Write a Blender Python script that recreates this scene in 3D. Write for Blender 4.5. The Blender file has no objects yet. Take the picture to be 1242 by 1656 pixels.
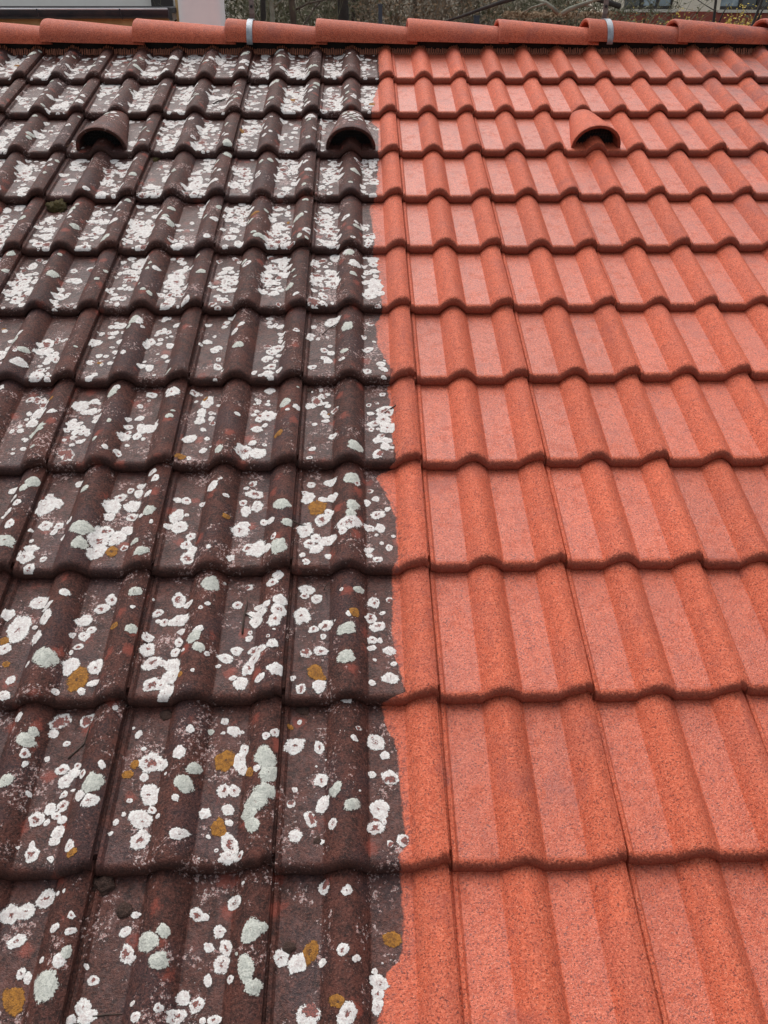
import bpy, bmesh, math, random
from mathutils import Vector, Matrix, noise
R_ = math.radians
sc = bpy.context.scene
COL = sc.collection

# ------------------------------------------------------------------ camera, sky, sun, exposure
PITCH = R_(22)                      # roof slope
G = 0.3115                          # exposed length of a tile row
W = 0.30                            # cover width of a tile
ZR = 4.30                           # world height of the roof frame's origin (near the ridge)
ROOF = Matrix.Translation((0, 0, ZR)) @ Matrix.Rotation(PITCH, 4, 'X')
CAMR = Matrix(((0.99969221, 0.01272590, -0.02129663), (-0.02346729, 0.76354870, -0.64532370), (0.00804869, 0.64562485, 0.76361232)))
cam_d = bpy.data.cameras.new('camera'); cam = bpy.data.objects.new('camera', cam_d); COL.objects.link(cam)
CAMM = ROOF @ (Matrix.Translation((-0.135359, -3.868485, 1.476730)) @ CAMR.to_4x4())
cam.matrix_world = CAMM
cam_d.sensor_fit = 'VERTICAL'; cam_d.sensor_height = 36.0; cam_d.lens = 1340 / 1656 * 36
cam_d.clip_start = 0.05; cam_d.clip_end = 600
sc.camera = cam

SUN_EL, SUN_AZ = 57, -18            # high sun behind an even cloud cover
world = bpy.data.worlds.new('World'); sc.world = world; world.use_nodes = True
nt = world.node_tree; nt.nodes.clear()
sky = nt.nodes.new('ShaderNodeTexSky'); sky.sky_type = 'NISHITA'; sky.sun_disc = False
sky.sun_elevation = R_(SUN_EL); sky.sun_rotation = R_(SUN_AZ); sky.air_density = 1.0; sky.dust_density = 3.0; sky.ozone_density = 1.0
hs = nt.nodes.new('ShaderNodeHueSaturation'); hs.inputs['Saturation'].default_value = 0.22
bg = nt.nodes.new('ShaderNodeBackground'); bg.inputs['Strength'].default_value = 0.12
wo = nt.nodes.new('ShaderNodeOutputWorld')
nt.links.new(sky.outputs[0], hs.inputs['Color']); nt.links.new(hs.outputs[0], bg.inputs['Color']); nt.links.new(bg.outputs[0], wo.inputs['Surface'])
sd = bpy.data.lights.new('sun', 'SUN'); sd.energy = 1.5; sd.angle = R_(60); sd.color = (1, .97, .93)
sun = bpy.data.objects.new('sun', sd); COL.objects.link(sun)
sun.rotation_euler = Vector((math.sin(R_(SUN_AZ)) * math.cos(R_(SUN_EL)), math.cos(R_(SUN_AZ)) * math.cos(R_(SUN_EL)), math.sin(R_(SUN_EL)))).to_track_quat('Z', 'Y').to_euler()
sc.view_settings.view_transform = 'Standard'; sc.view_settings.look = 'None'
sc.view_settings.gamma = 1; sc.view_settings.use_curve_mapping = False
sc.view_settings.exposure = 0.72

# ------------------------------------------------------------------ helpers
CAMI = CAMM.inverted()
def ray(px, py):
    return (CAMM.to_3x3() @ Vector(((px - 621) / 1340, (828 - py) / 1340, -1)))
def at(px, py, D):
    """world point seen at photo pixel (px, py), D metres away horizontally (along +Y)"""
    d = ray(px, py); return CAMM.translation + d * (D / d.y)
def to_px(p):
    q = CAMI @ p; return 621 + 1340 * q.x / -q.z, 828 - 1340 * q.y / -q.z
def link(name, me, mat=None, parent=None):
    o = bpy.data.objects.new(name, me); COL.objects.link(o)
    if mat is not None and me is not None and not me.materials: me.materials.append(mat)
    if parent is not None: o.parent = parent
    return o
def tag(o, label=None, cat=None, group=None, kind=None):
    if label: o['label'] = label
    if cat: o['category'] = cat
    if group: o['group'] = group
    if kind: o['kind'] = kind
    return o
def empty(name, loc=(0, 0, 0), rz=0):
    o = bpy.data.objects.new(name, None); COL.objects.link(o); o.location = loc; o.rotation_euler = (0, 0, rz); o.empty_display_size = .1
    return o
class MB:
    def __init__(s): s.v = []; s.f = []
    def grid(s, rows, close=False):
        n = len(rows[0]); b = len(s.v)
        for r in rows: s.v += [tuple(p) for p in r]
        for i in range(len(rows) - 1):
            for j in range(n if close else n - 1):
                k = (j + 1) % n
                s.f.append((b + i * n + j, b + i * n + k, b + (i + 1) * n + k, b + (i + 1) * n + j))
    def box(s, c, d, M=None):
        b = len(s.v)
        for z in (-1, 1):
            for y in (-1, 1):
                for x in (-1, 1):
                    p = Vector((c[0] + x * d[0] / 2, c[1] + y * d[1] / 2, c[2] + z * d[2] / 2))
                    s.v.append(tuple(M @ p if M else p))
        for q in ((0, 2, 3, 1), (4, 5, 7, 6), (0, 1, 5, 4), (2, 6, 7, 3), (0, 4, 6, 2), (1, 3, 7, 5)): s.f.append(tuple(b + i for i in q))
    def tube(s, pts, rad, n=6, cap=True):
        rows = []; pts = [Vector(p) for p in pts]
        for i, p in enumerate(pts):
            t = (pts[min(i + 1, len(pts) - 1)] - pts[max(i - 1, 0)])
            t = t.normalized() if t.length > 1e-9 else Vector((0, 0, 1))
            a = t.orthogonal().normalized() if i == 0 else (a - t * a.dot(t)).normalized()
            c = t.cross(a); r = rad[i] if isinstance(rad, (list, tuple)) else rad
            rows.append([p + (a * math.cos(2 * math.pi * k / n) + c * math.sin(2 * math.pi * k / n)) * r for k in range(n)])
        b = len(s.v); s.grid(rows, True)
        if cap:
            s.f.append(tuple(b + k for k in reversed(range(n)))); e = b + (len(rows) - 1) * n; s.f.append(tuple(e + k for k in range(n)))
    def mesh(s, name, smooth=False, angle=None):
        me = bpy.data.meshes.new(name); me.from_pydata(s.v, [], s.f); me.update()
        if smooth:
            me.polygons.foreach_set('use_smooth', [True] * len(me.polygons))
            if angle: me.set_sharp_from_angle(angle=R_(angle))
        return me
    def build(s, name, mat, parent=None, smooth=False, angle=None):
        return link(name, s.mesh(name, smooth, angle), mat, parent)

# ------------------------------------------------------------------ the roof's frame (everything of the roof hangs on it)
roof = empty('tiled_roof'); roof.matrix_world = ROOF
tag(roof, 'pitched roof of double-roll concrete tiles, left half lichen-covered, right half washed red', 'roof')

# ------------------------------------------------------------------ node helpers
class NT:
    def __init__(s, name):
        s.m = bpy.data.materials.new(name); s.m.use_nodes = True; s.t = s.m.node_tree; s.t.nodes.clear()
        s.out = s.n('ShaderNodeOutputMaterial'); s.b = s.n('ShaderNodeBsdfPrincipled'); s.l(s.b.outputs[0], s.out.inputs['Surface'])
    def n(s, k, **kw):
        nd = s.t.nodes.new(k)
        for a, v in kw.items(): setattr(nd, a, v)
        return nd
    def l(s, a, b): s.t.links.new(a, b)
    def put(s, inp, v):
        if isinstance(v, bpy.types.NodeSocket): s.l(v, inp)
        elif isinstance(v, (tuple, list)) and len(v) == 3 and inp.type == 'RGBA': inp.default_value = (*v, 1)
        else: inp.default_value = v
    def math(s, op, a, b=0.0, c=0.0, clamp=False):
        nd = s.n('ShaderNodeMath', operation=op); nd.use_clamp = clamp
        for i, v in enumerate((a, b, c)): s.put(nd.inputs[i], v)
        return nd.outputs[0]
    def mix(s, f, a, b, mode='MIX'):
        nd = s.n('ShaderNodeMix', data_type='RGBA', blend_type=mode); s.put(nd.inputs[0], f); s.put(nd.inputs[6], a); s.put(nd.inputs[7], b)
        return nd.outputs[2]
    def ss(s, v, a, b, lo=0.0, hi=1.0):
        nd = s.n('ShaderNodeMapRange', interpolation_type='SMOOTHSTEP'); s.put(nd.inputs[0], v)
        for i, x in enumerate((a, b, lo, hi)): nd.inputs[i + 1].default_value = x
        return nd.outputs[0]
    def noise(s, vec, scale, detail=2.0, rough=.55, out=0):
        nd = s.n('ShaderNodeTexNoise'); s.l(vec, nd.inputs['Vector']); nd.inputs['Scale'].default_value = scale
        nd.inputs['Detail'].default_value = detail; nd.inputs['Roughness'].default_value = rough
        return nd.outputs[out]
    def voro(s, vec, scale, rnd=1.0, out='Distance'):
        nd = s.n('ShaderNodeTexVoronoi'); s.l(vec, nd.inputs['Vector']); nd.inputs['Scale'].default_value = scale; nd.inputs['Randomness'].default_value = rnd
        return nd.outputs[out]
    def roofco(s):
        nd = s.n('ShaderNodeTexCoord'); nd.object = roof; return nd.outputs['Object']
    def objco(s): return s.n('ShaderNodeTexCoord').outputs['Object']
    def attr(s, name): return s.n('ShaderNodeAttribute', attribute_name=name).outputs['Fac']
    def bump(s, h, strength, dist):
        nd = s.n('ShaderNodeBump'); nd.inputs['Strength'].default_value = strength; nd.inputs['Distance'].default_value = dist
        s.l(h, nd.inputs['Height']); s.l(nd.outputs[0], s.b.inputs['Normal'])
    def set(s, **kw):
        for k, v in kw.items(): s.put(s.b.inputs[k.replace('_', ' ')], v)
        return s.m

# edge of the washed half, (v, u) read off the roof
WASH = [(0.2, -0.06), (-0.292, -0.06), (-0.466, -0.088), (-0.655, -0.098), (-0.706, -0.071), (-0.948, -0.077), (-1.237, -0.089), (-1.269, -0.113), (-1.531, -0.098), (-1.566, -0.105), (-1.667, -0.089), (-1.87, -0.082), (-1.914, -0.103), (-2.026, -0.099), (-2.162, -0.059), (-2.194, -0.079), (-2.231, -0.072), (-2.37, -0.071), (-2.481, -0.061), (-2.507, -0.115), (-2.577, -0.087), (-2.653, -0.068), (-2.786, -0.068), (-2.802, -0.082), (-2.859, -0.081), (-2.952, -0.088), (-3.01, -0.082), (-3.1, -0.065), (-3.113, -0.111), (-3.171, -0.102), (-3.196, -0.086), (-3.313, -0.079), (-3.388, -0.075), (-3.414, -0.091), (-3.427, -0.085), (-3.516, -0.086), (-3.552, -0.087), (-3.57, -0.096), (-3.582, -0.116), (-3.604, -0.12), (-3.65, -0.127), (-4.2, -0.12)]
def wash(v):
    for (a, b), (c, d) in zip(WASH, WASH[1:]):
        if a >= v >= c: return b + (d - b) * (a - v) / (a - c)
    return -.1

def tile_material(name, mode='both', dark=0.0):
    m = NT(name); P = m.roofco()
    sep = m.n('ShaderNodeSeparateXYZ'); m.l(P, sep.inputs[0])
    rnd = m.n('ShaderNodeObjectInfo').outputs['Random']
    fine = m.noise(P, 225, 3, .70); mid = m.noise(P, 60, 4, .6); big = m.noise(P, 7, 3, .6); sand = m.noise(P, 520, 3, .6); pep = m.noise(P, 320, 1, .5)
    red = dirt = None
    if mode != 'dirty':
        # washed red concrete
        red = m.mix(m.ss(mid, .38, .62), (.53, .104, .050), (.61, .134, .068))
        red = m.mix(m.ss(big, .48, .66, 0, .45), red, (.46, .115, .075))
        red = m.mix(m.ss(fine, .49, .64, 0, .40), red, (.27, .058, .034))
        red = m.mix(m.ss(fine, .50, .36, 0, .42), red, (.74, .245, .145))
        red = m.mix(m.ss(pep, .585, .65, 0, .72), red, (.085, .028, .026))
        red = m.mix(m.ss(sand, .60, .70, 0, .50), red, (.90, .46, .32))
        vo = m.voro(P, 120); blot = m.math('MULTIPLY', m.ss(vo, .16, .30, 1, 0), m.ss(m.noise(P, 24, 3), .52, .64))
        red = m.mix(m.math('MULTIPLY', blot, .60), red, (.11, .035, .040))
        mp = m.n('ShaderNodeMapping'); m.l(P, mp.inputs['Vector']); mp.inputs['Scale'].default_value = (1, .10, 1)
        red = m.mix(m.ss(m.noise(mp.outputs[0], 55, 4, .65), .52, .68, 0, .30), red, (.33, .075, .048))
        # a few tiles at the far right kept a grey film
        film = m.math('MULTIPLY', m.ss(sep.outputs[0], .8, 1.7), m.ss(m.noise(P, 11, 5, .7), .42, .62))
        red = m.mix(m.math('MULTIPLY', film, .62), red, (.17, .080, .082))
        red = m.mix(m.math('MULTIPLY', m.ss(m.noise(P, 5.3, 5, .7), .56, .68), .40), red, (.30, .085, .070))
    if mode != 'clean':
        # unwashed: dark algae crust on the same concrete
        dirt = m.mix(m.ss(mid, .38, .62), (.040, .0160, .0125), (.086, .031, .023))
        dirt = m.mix(m.ss(m.noise(P, 16, 5, .7), .50, .66, 0, .70), dirt, (.115, .036, .025))
        dirt = m.mix(m.ss(big, .50, .64, 0, .65), dirt, (.052, .030, .032))
        dirt = m.mix(m.ss(fine, .52, .66, 0, .70), dirt, (.150, .060, .045))
        dirt = m.mix(m.ss(fine, .48, .36, 0, .70), dirt, (.012, .008, .008))
        dirt = m.mix(m.ss(sand, .60, .70, 0, .60), dirt, (.22, .13, .11))
        # pale crumbs of lichen too small to be patches
        cz_ = m.math('ADD', m.noise(P, 150, 4, .75), m.ss(m.noise(P, 13, 4, .7), .40, .66, -.14, .08))
        pn = m.attr('pan'); crumbs = m.ss(m.math('ADD', cz_, m.math('MULTIPLY', pn, .028)), .60, .64)
        film = m.math('MULTIPLY', pn, m.ss(m.noise(P, 38, 5, .75), .50, .62, 0, .18))
        dirt = m.mix(film, dirt, (.24, .135, .125))
        dirt = m.mix(m.math('MULTIPLY', crumbs, .80), dirt, m.mix(m.ss(sand, .40, .56), (.60, .54, .51), (.36, .17, .15)))
        # old bare spots where a patch fell off
        v3 = m.voro(P, 21); s3 = m.n('ShaderNodeSeparateColor'); m.l(m.voro(P, 21, out='Color'), s3.inputs[0])
        bare = m.math('MULTIPLY', m.ss(m.math('ADD', v3, m.math('MULTIPLY', m.noise(P, 90, 5, .75), .9)), .56, .82, 1, 0), m.ss(s3.outputs[1], .66, .72))
        dirt = m.mix(m.math('MULTIPLY', bare, .70), dirt, (.26, .062, .042))
    # rough cut noses, darkened on both halves: grime plus shade painted into the colour
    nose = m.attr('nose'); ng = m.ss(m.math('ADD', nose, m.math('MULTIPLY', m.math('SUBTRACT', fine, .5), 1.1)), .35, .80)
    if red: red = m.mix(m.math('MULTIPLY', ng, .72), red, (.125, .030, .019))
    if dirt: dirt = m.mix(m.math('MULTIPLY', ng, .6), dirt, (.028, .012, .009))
    # the washing edge
    if mode == 'clean': col = red
    elif mode == 'dirty': col = dirt
    else:
        cv = m.n('ShaderNodeFloatCurve'); v01 = m.math('DIVIDE', m.math('ADD', sep.outputs[1], 4.2), 4.4); m.l(v01, cv.inputs['Value'])
        pts = cv.mapping.curves[0].points
        for i, (v, u) in enumerate(sorted(WASH)):
            x, y = (v + 4.2) / 4.4, (u + .15) / .15
            if i < 2 : p = pts[0] if i == 0 else pts.new(x, y); p.location = (x, y)
            elif i == len(WASH) - 1: pts[len(pts) - 1].location = (x, y); p = pts[len(pts) - 1]
            else: p = pts.new(x, y)
            p.handle_type = 'VECTOR'
        cv.mapping.update()
        edge = m.math('SUBTRACT', sep.outputs[0], m.math('SUBTRACT', m.math('MULTIPLY', cv.outputs[0], .15), .15))
        edge = m.math('ADD', edge, m.math('ADD', m.math('MULTIPLY', m.math('SUBTRACT', m.noise(P, 45, 3, .6), .5), .016), m.math('MULTIPLY', m.math('SUBTRACT', fine, .5), .006)))
        clean = m.ss(edge, -.0015, .0030)
        left = m.math('MULTIPLY', m.ss(edge, .0, .035, 1, 0), m.ss(m.noise(P, 110, 4, .7), .50, .60))
        red = m.mix(m.math('MULTIPLY', left, .65), red, (.10, .042, .042))
        col = m.mix(clean, dirt, red)
    # each tile a shade of its own
    hsv = m.n('ShaderNodeHueSaturation'); m.l(col, hsv.inputs['Color']); m.l(m.math('ADD', m.math('MULTIPLY', rnd, .16), .92 - dark), hsv.inputs['Value'])
    # the pans still hold a film of water, the rolls have drained
    wet = m.math('MULTIPLY', m.ss(m.math('ADD', m.attr('pan'), m.math('MULTIPLY', m.math('SUBTRACT', fine, .5), 1.4)), .25, .75), m.ss(m.noise(P, 30, 3, .6), .30, .52, .55, 1.0))
    rough = m.math('SUBTRACT', m.math('ADD', m.math('MULTIPLY', mid, .2), .58), m.math('MULTIPLY', wet, .34))
    h = m.math('ADD', m.math('MULTIPLY', fine, 1.0), m.math('MULTIPLY', sand, .5))
    m.bump(h, .7, .0040)
    m.b.inputs['Coat IOR'].default_value = 1.4; m.b.inputs['Coat Roughness'].default_value = .32
    return m.set(Base_Color=hsv.outputs[0], Coat_Weight=m.math('MULTIPLY', wet, .05 if mode == 'clean' else .0), Roughness=rough, Specular_IOR_Level=m.math('ADD', m.math('MULTIPLY', wet, .32 if mode == 'clean' else .10), .18))

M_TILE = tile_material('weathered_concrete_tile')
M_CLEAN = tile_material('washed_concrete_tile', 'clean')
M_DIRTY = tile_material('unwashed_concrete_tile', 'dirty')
M_HOOD = tile_material('unwashed_vent_hood', 'dirty', -.25)
M_RIDGE = tile_material('red_ridge_concrete', 'clean', .17)

def lichen_material(name, c1, c2, hole_col, bump=.6, spk=.50, spc=(.38, .24, .22)):
    m = NT(name); P = m.roofco(); rad = m.attr('rad'); hole = m.attr('hole')
    n1 = m.noise(P, 130, 4, .7); n2 = m.noise(P, 420, 3, .65); n3 = m.noise(P, 150, 4, .7); n4 = m.noise(P, 45, 2, .5)
    e = m.math('ADD', rad, m.math('ADD', m.math('MULTIPLY', m.math('SUBTRACT', n1, .5), .70), m.math('MULTIPLY', m.math('SUBTRACT', n2, .5), .60)))
    keep = m.ss(e, .88, .99, 1, 0)
    hv = m.math('ADD', m.math('SUBTRACT', hole, rad), m.math('ADD', m.math('MULTIPLY', m.math('SUBTRACT', n3, .5), 2.4), m.math('MULTIPLY', m.math('SUBTRACT', n4, .5), 1.2)))
    hm = m.ss(hv, .10, .18)
    col = m.mix(m.ss(n1, .40, .60), c1, c2)
    col = m.mix(m.ss(m.noise(P, 330, 3, .7), .50, .62, 0, spk), col, spc)
    col = m.mix(m.ss(rad, .60, .95, 0, .55), col, c1)
    col = m.mix(m.math('MULTIPLY', hm, .95), col, m.mix(m.ss(n2, .44, .58), hole_col, (.075, .036, .032)))
    m.bump(m.math('ADD', m.noise(P, 330, 4, .7), m.math('MULTIPLY', hm, -.5)), bump, .0035)
    m.set(Base_Color=col, Roughness=.85, Specular_IOR_Level=.25)
    tr = m.n('ShaderNodeBsdfTransparent'); mx = m.n('ShaderNodeMixShader'); m.l(keep, mx.inputs[0]); m.l(tr.outputs[0], mx.inputs[1]); m.l(m.b.outputs[0], mx.inputs[2])
    m.l(mx.outputs[0], m.out.inputs['Surface'])
    return m.m
LM = [lichen_material('white_crust_lichen', (.69, .68, .65), (.56, .52, .50), (.25, .072, .056)),
      lichen_material('grey_green_lichen', (.58, .58, .52), (.44, .445, .40), (.26, .075, .058), .9, .62, (.24, .26, .22)),
      lichen_material('orange_lichen', (.37, .165, .030), (.22, .095, .024), (.08, .045, .030), .9, .7, (.12, .055, .02))]
def plain(name, c1, c2, scale=20, rough=.7, metal=0, bump=0.0, obj=True, spec=.4, detail=3):
    m = NT(name); P = m.objco(); n = m.noise(P, scale, detail, .6)
    if bump: m.bump(m.noise(P, scale * 3, 3), bump, .01)
    return m.set(Base_Color=m.mix(m.ss(n, .3, .7), c1, c2), Roughness=rough, Metallic=metal, Specular_IOR_Level=spec)
M_DECK = plain('dark_underlay', (.012, .010, .010), (.02, .016, .015))
M_COMB = plain('eaves_comb_plastic', (.36, .130, .070), (.27, .095, .055), 60, .6)
M_BLACK = plain('black_vent_plastic', (.010, .010, .011), (.016, .016, .017), 60, .6)
M_ZINC = plain('galvanised_steel', (.33, .345, .37), (.22, .235, .26), 60, .55, .7)
M_POST = plain('weathered_steel', (.22, .18, .165), (.13, .105, .095), 60, .6, .3)
M_MOSS = plain('dry_moss', (.060, .045, .012), (.125, .090, .026), 220, .95, 0, 1.0)
M_MUD = plain('dark_mud', (.046, .024, .017), (.085, .042, .030), 150, .8, 0, .9)
M_TWIG = plain('dead_twig', (.035, .022, .016), (.060, .040, .030), 120, .85)
M_NEEDLE = plain('dry_needle', (.20, .11, .055), (.12, .065, .035), 120, .8)

# ------------------------------------------------------------------ tile geometry
T = 0.026; RH = 0.029; RW = 0.078
def roll(d): return RH * (1 - (2 * abs(d) / RW) ** 1.9) if abs(d) < RW / 2 else 0.0
def prof(x):
    if x < .0145:
        if x < .001: return .003
        if x < .0035: return .003 + .0035 * (x - .001) / .0025
        if x < .0095: return .0065
        return .0065 * (1 - (x - .0095) / .005)
    return roll(x - .124) + roll(x - .274)
XS = [-.012, .001, .0035, .0095, .0145] + [.03, .05, .07, .0815] + [.0851 + .0778 * k / 12 for k in range(13)] + [.1668, .18, .2, .22, .2318] + [.2352 + .0616 * k / 10 for k in range(11)]
NOSE = [(.0060, .0006, 1), (.0015, .0030, 1), (.0, .0080, 1), (.0008, .0140, 1), (.0042, .0195, .95), (.0095, .0231, .60), (.0155, .0245, .28), (.022, .02425, .08)]   # (y, height above the tile below, grime with painted shade)
def top(x, y): return prof(x) + T * (1 - y / G)
def surf(x, y):
    if y < .022:
        for (a, b, _), (c, d, _) in zip(NOSE[2:], NOSE[3:]):
            if a <= y <= c: return prof(x) + b + (d - b) * (y - a) / (c - a)
        return prof(x) + .015
    return top(x, y)
def tile_mesh(seed):
    rg = random.Random(seed); mb = MB(); rows = []; nz = []
    jit = [rg.uniform(-.0011, .0011) for _ in XS]
    for (y, h, n) in NOSE:
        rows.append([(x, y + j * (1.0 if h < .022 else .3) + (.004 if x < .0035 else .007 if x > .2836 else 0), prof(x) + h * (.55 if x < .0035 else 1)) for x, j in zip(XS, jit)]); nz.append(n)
    for y in (.032, .12, .22, .335):
        rows.append([(x, y, top(x, y) - (.006 if x < .0035 else 0) * 0) for x in XS]); nz.append(0)
    # right edge drops into the seam
    for k, r in enumerate(rows):
        x, y, z = r[-1]; r.append((x + .0004, y, z - .0125))
    mb.grid(rows)
    me = mb.mesh('roof_tile', True, 42)
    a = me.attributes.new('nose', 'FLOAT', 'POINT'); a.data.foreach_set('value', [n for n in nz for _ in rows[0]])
    pan = [1.0 if (.0144 < x < .0820 or .1664 < x < .2320) else 0.0 for x in XS] + [0.0]
    a = me.attributes.new('pan', 'FLOAT', 'POINT'); a.data.foreach_set('value', [pn * (1 - min(1, n * 2)) for n in nz for pn in pan])
    me.materials.append(M_TILE)
    return me
TILES = [tile_mesh(s) for s in range(4)]
rnd = random.Random(7)
COLS = range(-8, 9); ROWS = range(1, 14)
VENTS = {(-3, 3), (0, 3), (3, 3)}
tiles = {}
for r in ROWS:
    for c in COLS:
        o = bpy.data.objects.new('vent_tile' if (c, r) in VENTS else 'roof_tile', TILES[rnd.randrange(4)]); COL.objects.link(o); o.parent = roof
        o.location = ((c - 1) * W + rnd.uniform(-.0008, .0008), -r * G + rnd.uniform(-.0040, .0040), rnd.uniform(0, .0022))
        o.rotation_euler = (rnd.uniform(-.004, .004), rnd.uniform(-.0035, .0035), rnd.uniform(-.0060, .0060))
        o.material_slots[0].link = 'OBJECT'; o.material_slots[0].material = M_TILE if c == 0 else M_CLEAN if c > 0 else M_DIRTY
        tiles[c, r] = o
def tloc(c, r):
    o = tiles[c, r]; return Matrix.Translation(o.location) @ o.rotation_euler.to_matrix().to_4x4()
TM = {k: tloc(*k) for k in tiles}

# underlay and the far slope, so that nothing shines through
mb = MB(); mb.box((0, -2.0, -.035), (5.06, 4.2, .02)); mb.build('roof_deck', M_DECK, roof)
RV = 0.085                                             # ridge line
RA = roof.matrix_world @ Vector((0, RV, 0.0))
Q = ROOF.inverted()
mb = MB(); MQ = Q @ (Matrix.Translation(RA) @ Matrix.Rotation(-PITCH, 4, 'X'))
mb.box((0, 2.05, -.01), (5.06, 4.1, .04), MQ); mb.build('far_slope', M_RIDGE, roof)

# vent hoods
def hood(c, r):
    t = tiles[c, r]; mb = MB(); XC = .124
    def sec(y, off, lift=0):
        k = min(1, max(0, (.325 - y) / .295))
        a = .046 + (.092 - .046) * k - off; b = .037 + (.086 - .037) * k ** .85 - off
        z0 = T * (1 - y / G) - .002
        return [(XC + a * math.cos(math.pi * j / 20) , y, z0 + b * math.sin(math.pi * j / 20) ** .92 + lift) for j in range(21)]
    ys = [.34, .31, .27, .22, .16, .10, .05, .034]
    rows = [sec(y, 0) for y in ys] + [sec(.029, .002)] + [sec(.0275, .006)] + [sec(.030, .0125)] + [sec(y, .013) for y in (.05, .10, .16, .22)]
    mb.grid(rows)
    h = link('vent_hood', mb.mesh('vent_hood', True, 50), M_CLEAN if c > 0 else M_HOOD, t)
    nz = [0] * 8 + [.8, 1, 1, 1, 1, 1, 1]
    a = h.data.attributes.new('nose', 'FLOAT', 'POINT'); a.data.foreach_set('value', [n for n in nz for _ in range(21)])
    g = MB(); y = .072; z0 = T * (1 - y / G) - .004
    b = sec(y, .0125)
    g.grid([[(p[0], y + .012, p[2]) for p in b], [(XC, y + .012, z0)] * 21])
    for k in range(-7, 8):
        x = k * .0105; e = max(0, 1 - (x / .078) ** 2) ** .5
        g.box((XC + x, y, z0 + .033 * e), (.0022, .006, .066 * e))
    for k in range(1, 6):
        z = .0115 * k; e = max(0, 1 - (z / .068) ** 2) ** .5
        g.box((XC, y + .001, z0 + z), (.15 * e, .005, .0020))
    g.build('vent_grille', M_BLACK, t)
for k in VENTS: hood(*k)

# ------------------------------------------------------------------ ridge
RI = roof.matrix_world.inverted()
ridge_base = Vector((0, RA.y, RA.z))
S_R = 0.3925
def ridge_sec(a, b, n=18):
    pts = []
    for j in range(n + 1):
        th = math.pi * j / n
        c, s_ = math.cos(th), math.sin(th)
        pts.append((-a * math.copysign(abs(c) ** .9, c), b * s_ ** .85))
    return pts
def ridge_mesh(seed):
    rg = random.Random(seed); mb = MB(); th = .015
    st = [(.000, -.007, 0), (.0015, -.0025, 0), (.006, .0, 0), (.012, .0005, 0), (.05, 0, 0), (.15, -.001, 0), (.27, -.003, 0), (.40, -.006, 0), (.438, -.006, 0)]
    rows = []
    def ring(x, dd, inner):
        k = x / .44; a = .128 - .012 * k + dd - inner; b = .093 - .019 * k + dd - inner
        return [(x, p[0], p[1] - .012) for p in ridge_sec(a, b)]
    inn = [ring(x, 0, th) for x in (.44, .2, .004)]
    rows = inn + [ring(x, d, 0) for x, d, _ in st]
    rows = [[(x, y + rg.uniform(-.0006, .0006), z + rg.uniform(-.0006, .0006)) for x, y, z in r] for r in rows]
    mb.grid(rows)
    n = len(rows[0])
    for j in (0, n - 1):                       # lower lips
        for q in range(3):
            pass
    lip = [[rows[2][0], rows[1][0], rows[0][0]], [rows[5][0], rows[8][0], rows[11][0]]]
    mb.grid(lip); mb.grid([[rows[5][-1], rows[8][-1], rows[11][-1]], [rows[2][-1], rows[1][-1], rows[0][-1]]])
    me = mb.mesh('ridge_tile', True, 50); me.materials.append(M_RIDGE); return me
RM = [ridge_mesh(s) for s in range(3)]
U0 = 0.0675                                    # joint nearest the middle
ridge_tiles = []
PF = RI.to_3x3().to_4x4()
for k in range(-7, 6):
    o = bpy.data.objects.new('ridge_tile', RM[k % 3]); COL.objects.link(o); o.parent = roof
    p = Vector((U0 + k * S_R + rnd.uniform(-.003, .003), ridge_base.y, ridge_base.z + .028 + rnd.uniform(-.002, .002)))
    o.matrix_basis = RI @ (Matrix.Translation(p) @ Matrix.Rotation(R_(1.35) + rnd.uniform(-.004, .004), 4, 'Y') @ Matrix.Rotation(rnd.uniform(-.008, .008), 4, 'Z'))
    ridge_tiles.append(o)

# comb strip that closes the gap under the ridge: back strip and teeth hugging the rolls
mb = MB(); tm = MB(); n = int(4.8 / .0078)
def uprof(u):
    return prof((u % W))
vb = -.008
rows = [[], []]
for i in range(0, n + 1):
    u = -2.4 + 4.8 * i / n
    z = uprof(u)
    tm.box((u, vb + .004 * math.sin(i * 1.7), 0), (.0040, .003, .001), None)
    b = len(tm.v) - 8
    zt = max(z + .008, .022) + rnd.uniform(-.002, .003)
    for q in range(8):
        x, y, zz = tm.v[b + q]; tm.v[b + q] = (x, y + (.014 if zz > 0 else 0), zt if zz > 0 else z + .0032)
    rows[0].append((u, vb + .022, max(.058, z + .03))); rows[1].append((u, vb + .030, z - .004))
mb.grid(rows); mb.build('comb_backing', M_DECK, roof)
cmb = tm.build('eaves_comb_teeth', M_COMB, roof); tag(cmb, kind='stuff')

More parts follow.
